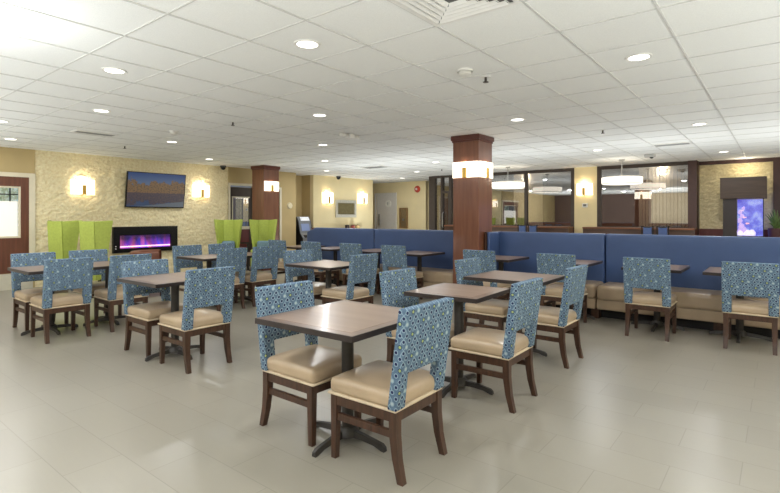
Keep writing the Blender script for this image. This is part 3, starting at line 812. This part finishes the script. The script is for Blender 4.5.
# teller machine
t = thing('teller_machine', 'grey free standing teller machine with screen in the far alcove', 'cash machine', (-11.36, 10.12, 0))
prof = [(-0.3, 0.0), (0.22, 0.0), (0.22, 0.72), (0.10, 0.86), (0.02, 1.22), (-0.06, 1.36), (-0.3, 1.36)]
obj('side_panel', MB().poly([(x, -0.26, z) for x, z in prof], (0, 0.02, 0)), BLACKM, t)
obj('side_panel', MB().poly([(x, 0.24, z) for x, z in prof], (0, 0.02, 0)), BLACKM, t)
GREYP = plain('grey_fascia', (128, 130, 133), 0.4, 0.3)
obj('fascia', MB().poly([(x - 0.005, -0.24, z) for x, z in prof], (0, 0.48, 0)), GREYP, t)
def on_slope(x0, z0, x1, z1, y0, y1, th=0.012):
    d = Vector((x1 - x0, 0, z1 - z0)).normalized(); n = Vector((d.z, 0, -d.x)) * th
    p = [(x0, y0, z0), (x0 + n.x, y0, z0 + n.z), (x0 + n.x, y1, z0 + n.z), (x0, y1, z0), (x1, y0, z1), (x1 + n.x, y0, z1 + n.z), (x1 + n.x, y1, z1 + n.z), (x1, y1, z1)]
    return MB().hexa(p)
obj('screen', on_slope(0.083, 0.93, 0.035, 1.14, -0.17, 0.15), emit('teller_screen', (120, 134, 170), 0.3), t)
obj('header', on_slope(0.01, 1.235, -0.05, 1.34, -0.14, 0.2), emit('teller_header', (230, 232, 236), 0.35), t)
obj('card_reader', on_slope(0.212, 0.73, 0.12, 0.835, 0.02, 0.12, 0.02), BLACKM, t)
obj('keypad', on_slope(0.212, 0.73, 0.15, 0.80, -0.16, -0.04, 0.015), BLACKM, t)
obj('receipt_slot', MB().box(0.215, 0.228, -0.16, 0.16, 0.50, 0.60), PLASTIC, t)

# fire cabinet, alarm, thermostats
t = thing('extinguisher_cabinet', 'narrow framed fire extinguisher cabinet right of the white restroom door', 'cabinet', (-11.14, 14.9, 1.30))
obj('frame', MB().box(-0.19, 0.19, -0.06, 0, -0.38, -0.33).box(-0.19, 0.19, -0.06, 0, 0.33, 0.38).box(-0.19, -0.14, -0.06, 0, -0.33, 0.33).box(0.14, 0.19, -0.06, 0, -0.33, 0.33), wood('cabinet_frame', (132, 104, 66), (160, 128, 84), 0.4), t)
obj('door_glass', MB().box(-0.14, 0.14, -0.045, -0.04, -0.33, 0.33), CLEAR, t)
obj('back', MB().box(-0.14, 0.14, -0.012, 0, -0.33, 0.33), plain('cabinet_back', (150, 128, 92), 0.6), t)
obj('handle', MB().box(-0.03, 0.03, -0.075, -0.045, -0.1, -0.02), CHROME, t)
t = thing('fire_alarm', 'round red fire alarm high on the cream back wall', 'alarm', (-10.52, 14.9, 2.37))
obj('bell', MB().lathe([(0.0, 0.07), (0.07, 0.065), (0.12, 0.03), (0.13, -0.004)], (0, 0, 0), 24).warp(lambda c: (c.x, -c.z, c.y)), RED, t, 0, True)
obj('strobe', MB().lathe([(0.0, 0.095), (0.035, 0.09), (0.045, 0.06)], (0, 0, 0), 16).warp(lambda c: (c.x, -c.z, c.y)), PLASTIC, t, 0, True)
t = thing('thermostat', 'white thermostat on the cream window pillar below its sconce', 'thermostat', (-4.02, YG - 0.02, 1.66))
obj('body', MB().rbox(-0.07, 0.07, -0.035, 0.004, -0.055, 0.055, 0.012), PLASTIC, t, 0, True)
obj('display', MB().box(-0.04, 0.04, -0.038, -0.033, -0.025, 0.03), plain('lcd_grey', (112, 112, 104), 0.3), t)
t = thing('wall_dial', 'round ivory dial thermostat on the tan wall right of the far column', 'thermostat', (XW, 9.5, 1.68))
obj('body', MB().lathe([(0.0, 0.04), (0.08, 0.035), (0.1, 0.0)], (0, 0, 0), 24).warp(lambda c: (c.z, c.x, c.y)), plain('ivory', (226, 214, 180), 0.5), t, 0, True)

# ---------------------------------------------------------------- aquarium and plant
t = thing('aquarium', 'tall aquarium glowing blue under a dark wood hood', 'aquarium', (-0.63, 13.28, 0))
obj('cabinet', MB().box(-0.36, 0.36, -0.2, 0.24, 0, 0.93), DKBROWN, t, 0.006)
obj('hood', MB().box(-0.41, 0.41, -0.26, 0.26, 1.76, 2.22), wood('hood_wood', (54, 40, 30), (78, 60, 46), 0.45, 0, 2.0), t, 0.008)
obj('side_cabinet', MB().box(-0.36, -0.11, -0.2, 0.24, 0.93, 1.76), plain('espresso_panel', (48, 40, 38), 0.5), t)
obj('water', MB().box(-0.10, 0.345, -0.18, 0.22, 0.95, 1.74), tank_mat(), t)
obj('tank_glass', MB().box(-0.108, 0.352, -0.196, -0.19, 0.94, 1.76), CLEAR, t)
obj('corner_frame', MB().box(0.345, 0.36, -0.2, -0.18, 0.93, 1.76).box(-0.11, 0.36, -0.2, -0.18, 0.925, 0.945), BLACKM, t)
cr = MB()
for k in range(9):
    x = -0.07 + 0.36 * random.random(); r = 0.03 + 0.035 * random.random()
    cr.lathe([(0, 0.95), (r, 0.96), (r * 1.1, 0.99 + r * 0.6), (r * 0.5, 1.0 + r * 1.3), (0, 1.0 + r * 1.5)], (x, -0.183, 0), 10)
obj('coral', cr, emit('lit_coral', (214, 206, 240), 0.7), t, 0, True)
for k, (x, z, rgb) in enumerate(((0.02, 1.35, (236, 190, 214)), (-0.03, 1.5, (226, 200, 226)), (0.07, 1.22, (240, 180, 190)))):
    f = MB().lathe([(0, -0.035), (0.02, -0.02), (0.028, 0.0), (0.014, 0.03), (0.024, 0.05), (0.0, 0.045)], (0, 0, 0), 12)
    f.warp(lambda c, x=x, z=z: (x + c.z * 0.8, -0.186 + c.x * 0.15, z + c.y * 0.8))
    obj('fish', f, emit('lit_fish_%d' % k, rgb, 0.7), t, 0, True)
pk = MB()
for (bx, bz, r) in ((-0.06, 1.05, 0.05), (-0.03, 1.16, 0.055), (-0.055, 1.28, 0.045), (-0.02, 1.38, 0.04), (-0.05, 1.47, 0.04), (0.02, 1.09, 0.05), (0.01, 1.55, 0.03)):
    pk.lathe([(0, -r * 1.3), (r * 0.7, -r), (r, -r * 0.2), (r * 0.85, r * 0.6), (r * 0.4, r * 1.2), (0, r * 1.3)], (bx, -0.184, bz), 12)
pk.warp(lambda c: (c.x + 0.008 * math.sin(c.z * 60), -0.184 + (c.y + 0.184) * 0.15, c.z))
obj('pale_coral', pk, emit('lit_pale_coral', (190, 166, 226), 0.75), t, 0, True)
t = thing('potted_plant', 'spiky green plant in a dark pot right of the aquarium', 'plant', (-0.06, 13.30, 0))
obj('pot', MB().lathe([(0.0, 0.0), (0.11, 0.0), (0.15, 1.12), (0.13, 1.12), (0.12, 1.05), (0, 1.05)], (0, 0, 0), 24), plain('maroon_pot', (70, 34, 36), 0.4), t, 0, True)
lf = MB()
for k in range(34):
    a = random.random() * 2 * PI; el = 0.5 + random.random() * 0.9; L = 0.30 + random.random() * 0.25
    p = []
    for s in range(6):
        u = s / 5
        p.append((math.cos(a) * L * u * math.cos(el) * 0.6, math.sin(a) * L * u * math.cos(el) * 0.45, 1.06 + L * (u * math.sin(el) * 1.3 - 0.35 * u * u)))
    lf.tube(p, [0.012, 0.016, 0.016, 0.013, 0.008, 0.002], 5)
obj('leaves', lf, plain('leaf_green', (96, 122, 62), 0.5, var=0.12, nscale=8), t, 0, True)

# ---------------------------------------------------------------- bar stools by the windows
def stool(x, label, first=[None]):
    if first[0] is None:
        t = thing('bar_stool', label, 'stool', (x, 12.62, 0), 0, 'bar stools along the windows')
        obj('seat', MB().rbox(-0.13, 0.13, -0.19, 0.19, 0.70, 0.78, 0.03), BLUE, t, 0, True)
        obj('backrest', MB().rbox(-0.09, 0.09, -0.21, -0.16, 0.84, 1.13, 0.02), plain('stool_blue', (70, 92, 140), 0.5), t, 0, True)
        obj('back_frame', MB().tube([(-0.11, -0.19, 0.7), (-0.115, -0.2, 1.15), (-0.05, -0.2, 1.12), (0.05, -0.2, 1.12), (0.115, -0.2, 1.15), (0.11, -0.19, 0.7)], 0.013), BLACKM, t, 0, True)
        for sx in (-1, 1):
            for sy in (-1, 1):
                obj('leg', MB().bar((sx * 0.11, sy * 0.16, 0.71), (sx * 0.13, sy * 0.2, 0), 0.03, 0.026), BLACKM, t)
        first[0] = t
    else:
        dup(first[0], (x, 12.62, 0), 0, label)
stool(-5.37, 'blue backed bar stool at the left window, left one of the pair')
stool(-5.08, 'blue backed bar stool at the left window, right one of the pair')
stool(-2.37, 'blue backed bar stool at the right window, left one of the pair')
stool(-2.06, 'blue backed bar stool at the right window, right one of the pair')

# ---------------------------------------------------------------- pendants
def pendant(x, label, first=[None]):
    if first[0] is None:
        t = thing('pendant_lamp', label, 'lamp', (x, 12.0, CEIL), 0, 'drum pendants over the window bar')
        obj('canopy', MB().cyl(0, 0, -0.03, 0, 0.06, 20), CHROME, t, 0, True)
        obj('stem', MB().cyl(0, 0, -0.5, -0.03, 0.012, 10), CHROME, t, 0, True)
        s = obj('drum_shade', MB().lathe([(0.0, -0.56), (0.40, -0.56), (0.425, -0.55), (0.425, -0.41), (0.40, -0.395), (0.0, -0.395)], (0, 0, 0), 40), DRUM, t, 0, True)
        obj('rim_band', MB().lathe([(0.424, -0.40), (0.429, -0.40), (0.429, -0.415), (0.424, -0.415)], (0, 0, 0), 40, ring=True).lathe([(0.424, -0.545), (0.429, -0.545), (0.429, -0.56), (0.424, -0.56)], (0, 0, 0), 40, ring=True), CHROME, s)
        first[0] = t
    else: dup(first[0], (x, 12.0, CEIL), 0, label)
pendant(-5.58, 'white drum pendant hanging left of the cream window pillar')
pendant(-2.81, 'white drum pendant hanging right of the cream window pillar')

# ---------------------------------------------------------------- ceiling fittings
DL = [(-2.75, 2.48, 'largest recessed downlight, nearest the camera'), (-0.89, 4.34, 'recessed downlight large at upper right of the photo'), (-4.58, 1.88, 'recessed downlight above the lone left front table'),
      (-6.45, 2.50, 'recessed downlight above the leftmost joined tables'), (-4.57, 4.33, 'recessed downlight above the table in the middle'), (-8.23, 1.93, 'recessed downlight cut by the left photo edge, upper one'),
      (-10.02, 2.49, 'recessed downlight at the left photo edge near the window'), (-8.22, 4.31, 'recessed downlight in front of the television'), (-6.44, 6.18, 'recessed downlight above the seats left of the banquette, larger of the far file'),
      (-8.28, 8.01, 'recessed downlight in the far file above the teller machine, second'), (-10.08, 9.82, 'smallest recessed downlight before the mirror wall'), (-10.07, 6.15, 'recessed downlight before the stone wall right of television'),
      (-2.73, 6.16, 'recessed downlight just right of the big column'), (-0.88, 8.03, 'recessed downlight in the right quarter beyond the banquette'), (-2.78, 9.99, 'recessed downlight before the cream window pillar'),
      (-0.88, 11.82, 'recessed downlight in front of the aquarium'), (-6.44, 9.87, 'recessed downlight just left of the big column'), (-8.26, 11.67, 'recessed downlight before the bronze glass door'), (-10.03, 13.32, 'recessed downlight by the restroom corridor')]
first = None
PW = 15
for (x, y, lab) in DL:
    if first is None:
        first = thing('downlight', lab, 'downlight', (x, y, CEIL), 0, 'recessed ceiling downlights')
        obj('trim_ring', MB().lathe([(0.078, -0.006), (0.098, -0.008), (0.102, 0.0), (0.078, 0.0)], (0, 0, 0), 28, ring=True), PLASTIC, first, 0, True)
        obj('lens', MB().lathe([(0.0, -0.004), (0.078, -0.004), (0.078, 0.0), (0.0, 0.0)], (0, 0, 0), 28), LENS, first)
    else: dup(first, (x, y, CEIL), 0, lab)
    lamp('downlight_beam', 'AREA', (x, y, CEIL - 0.012), PW, size=0.15)
for (x, y) in ((0.95, 2.5), (-0.9, 0.6), (-2.75, -1.2), (-6.45, -1.2), (-4.6, 0.0), (0.95, -1.2), (2.8, 0.6), (2.8, 4.3), (0.95, 6.2), (2.8, 8.0), (-8.2, -1.2), (0.95, 10)):
    lamp('downlight_beam', 'AREA', (x, y, CEIL - 0.012), PW, size=0.15)

def spot_small(name, label, cat, x, y, kind, group=None):
    t = thing(name, label, cat, (x, y, CEIL), 0, group)
    if kind == 'sprinkler':
        obj('escutcheon', MB().lathe([(0.0, -0.004), (0.04, -0.004), (0.042, 0.0), (0, 0)], (0, 0, 0), 18), PLASTIC, t)
        obj('head', MB().cyl(0, 0, -0.04, -0.004, 0.012, 10).lathe([(0, -0.052), (0.026, -0.05), (0.026, -0.045), (0, -0.04)], (0, 0, 0), 14), DARKFRAME, t)
    elif kind == 'detector':
        obj('mount', MB().cyl(0, 0, -0.02, 0, 0.068, 26), PLASTIC, t, 0, True)
        obj('dome', MB().lathe([(0.0, -0.055), (0.035, -0.055), (0.055, -0.04), (0.056, -0.02), (0, -0.02)], (0, 0, 0), 26), plain('detector_white', (224, 222, 214), 0.4), t, 0, True)
    elif kind == 'dome':
        obj('mount', MB().cyl(0, 0, -0.04, 0, 0.075, 22), plain('camera_grey', (60, 60, 60), 0.4), t, 0, True)
        obj('lens_dome', MB().lathe([(0.0, -0.11), (0.035, -0.10), (0.06, -0.07), (0.066, -0.04), (0, -0.04)], (0, 0, 0), 22), BLACK, t, 0, True)
    return t
spot_small('smoke_detector', 'white smoke detector on the ceiling upper middle', 'smoke detector', -2.16, 3.78, 'detector', 'smoke detectors')
spot_small('smoke_detector', 'white smoke detector above the far left tables', 'smoke detector', -7.15, 3.78, 'detector', 'smoke detectors')
spot_small('sprinkler_head', 'sprinkler head beside the nearest smoke detector', 'sprinkler', -2.12, 4.09, 'sprinkler', 'sprinkler heads')
spot_small('sprinkler_head', 'small sprinkler head right of the column on the ceiling', 'sprinkler', -2.07, 7.71, 'sprinkler', 'sprinkler heads')
spot_small('sprinkler_head', 'sprinkler head hanging above the television', 'sprinkler', -9.4, 4.04, 'sprinkler', 'sprinkler heads')
spot_small('sprinkler_head', 'sprinkler head on the ceiling in the left middle', 'sprinkler', -5.84, 3.92, 'sprinkler', 'sprinkler heads')
spot_small('sprinkler_head', 'sprinkler head left of the column near the glass door', 'sprinkler', -7.25, 11.42, 'sprinkler', 'sprinkler heads')
spot_small('security_camera', 'dark dome camera above the mirror', 'camera', -11.2, 11.44, 'dome', 'dome cameras')
spot_small('security_camera', 'dark dome camera at the right end of the stone wall', 'camera', -11.15, 7.2, 'dome', 'dome cameras')
t = thing('motion_sensor', 'white box sensor on the ceiling before the right window', 'sensor', (-2.11, 11.31, CEIL))
obj('body', MB().rbox(-0.1, 0.1, -0.06, 0.06, -0.07, 0, 0.02), plain('sensor_grey', (190, 188, 182), 0.4), t, 0, True)
obj('lens', MB().lathe([(0, -0.1), (0.03, -0.09), (0.04, -0.07)], (0.03, 0, 0), 14), BLACKM, t, 0, True)
t = thing('emergency_light', 'white twin wing emergency light on the ceiling middle', 'emergency light', (-5.26, 5.63, CEIL))
obj('body', MB().rbox(-0.06, 0.06, -0.06, 0.06, -0.08, 0, 0.02), PLASTIC, t, 0, True)
obj('lamp_head', MB().rbox(-0.05, 0.03, -0.2, -0.08, -0.06, -0.01, 0.02), PLASTIC, t, 0, True)
obj('lamp_head', MB().rbox(-0.05, 0.03, 0.08, 0.2, -0.06, -0.01, 0.02), PLASTIC, t, 0, True)
def vent(x, y, w, d, label, deg=0, n=5):
    t = thing('ceiling_vent', label, 'vent', (x, y, CEIL), math.radians(deg), 'ceiling vents')
    f = 0.03
    obj('frame', MB().box(-w, w, -d, -d + f, -0.014, 0).box(-w, w, d - f, d, -0.014, 0).box(-w, -w + f, -d + f, d - f, -0.014, 0).box(w - f, w, -d + f, d - f, -0.014, 0), PLASTIC, t)
    obj('backing', MB().box(-w + f, w - f, -d + f, d - f, -0.003, 0), BLACKM, t)
    for k in range(n):
        y0 = -d + f + (2 * d - 2 * f) * (k + 0.5) / n
        obj('slat', MB().hexa([(-w + f, y0 - 0.005, -0.004), (w - f, y0 - 0.005, -0.004), (w - f, y0 - 0.002, -0.004), (-w + f, y0 - 0.002, -0.004), (-w + f, y0 + 0.002, -0.013), (w - f, y0 + 0.002, -0.013), (w - f, y0 + 0.005, -0.013), (-w + f, y0 + 0.005, -0.013)]), plain('vent_grey', (150, 150, 146), 0.5), t)
    return t
vent(-8.28, 3.12, 0.30, 0.12, 'slotted ceiling vent in the left part before the television', 90)
vent(-1.51, 9.98, 0.30, 0.14, 'dark slotted ceiling vent before the right window')
vent(-8.32, 9.86, 0.36, 0.2, 'dark ceiling vent far left of the column')
# big four way diffuser at the top edge
t = thing('ceiling_diffuser', 'square four way air diffuser at the top edge of the photo', 'vent', (-1.501, 2.473, CEIL))
cs = MB()
obj('frame', MB().box(-0.3, 0.3, -0.3, -0.27, -0.012, 0).box(-0.3, 0.3, 0.27, 0.3, -0.012, 0).box(-0.3, -0.27, -0.27, 0.27, -0.012, 0).box(0.27, 0.3, -0.27, 0.27, -0.012, 0), PLASTIC, t)
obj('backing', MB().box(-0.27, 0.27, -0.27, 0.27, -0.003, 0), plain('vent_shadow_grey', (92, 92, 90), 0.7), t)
for q in range(4):
    for k in range(5):
        r0 = 0.05 + 0.044 * k
        m = MB().hexa([(-r0, r0, -0.004), (r0, r0, -0.004), (r0, r0 + 0.004, -0.004), (-r0, r0 + 0.004, -0.004),
                       (-r0 - 0.02, r0 + 0.026, -0.022), (r0 + 0.02, r0 + 0.026, -0.022), (r0 + 0.02, r0 + 0.03, -0.022), (-r0 - 0.02, r0 + 0.03, -0.022)])
        a = q * PI / 2; ca, sa = math.cos(a), math.sin(a)
        m.warp(lambda c: (c.x * ca - c.y * sa, c.x * sa + c.y * ca, c.z))
        obj('slat', m, PLASTIC, t)

# ---------------------------------------------------------------- light
# flash bounce at left, then added fill lights out of frame, brightening the ceiling
UP = (PI, 0, 0)
def aim(loc, tgt):
    return (Vector(tgt) - Vector(loc)).to_track_quat('-Z', 'Y').to_euler()
lamp('fill_uplight', 'AREA', (-3.9, 0.5, 2.25), 17, (0.9, 0.96, 1.0), 0.35, UP)
for (p, e) in (((1.6, 1.4, 1.2), 95), ((-1.0, -1.8, 0.9), 200), ((-5.2, -1.6, 0.5), 130), ((-9.0, -0.6, 0.4), 130), ((2.6, 5.0, 0.5), 110), ((1.5, 9.6, 0.6), 60)):
    lamp('fill_uplight', 'AREA', p, e, (0.9, 0.96, 1.0), 0.6, UP)
# added fill lights hidden behind the banquette, lifting the far ceiling
for (x, y, e) in ((-1.6, 9.6, 25), (-4.0, 9.4, 22), (-6.6, 9.2, 25), (-8.6, 9.6, 25), (-6.5, 11.6, 10), (-10.4, 12.4, 22)):
    lamp('fill_uplight', 'AREA', (x, y, 0.6), e, (0.9, 0.96, 1.0), 0.5, UP)
lamp('blind_fill_light', 'AREA', (-2.24, YG + 0.12, 2.6), 7, (1, 0.9, 0.75), 0.1, (math.radians(12), 0, 0))  # added fill lights, one per blind, to brighten the slats
lamp('blind_fill_light', 'AREA', (-5.7, YG + 0.12, 2.6), 5, (1, 0.9, 0.75), 0.1, (math.radians(12), 0, 0))
lamp('aquarium_glow', 'POINT', (-0.6, 13.42, 2.45), 5, (1, 0.9, 0.7), 0.05)
w = bpy.data.worlds.new('World'); SC.world = w; w.use_nodes = True
w.node_tree.nodes['Background'].inputs[0].default_value = (0.5, 0.55, 0.6, 1)
w.node_tree.nodes['Background'].inputs[1].default_value = 0.3

# ---------------------------------------------------------------- camera
cd = bpy.data.cameras.new('camera'); cam = bpy.data.objects.new('camera', cd); COL.objects.link(cam)
cam.location = (0, 0, 1.39); cam.rotation_euler = (PI / 2, 0, 0.67045)
cd.sensor_width = 36; cd.lens = 492.0 / 780 * 36; cd.shift_y = -(246.5 - 215.6) / 780
cd.clip_start = 0.05; cd.clip_end = 100
SC.camera = cam
vs = SC.view_settings
vs.view_transform = 'Standard'; vs.look = 'None'; vs.gamma = 1.0; vs.use_curve_mapping = False
vs.exposure = -0.05
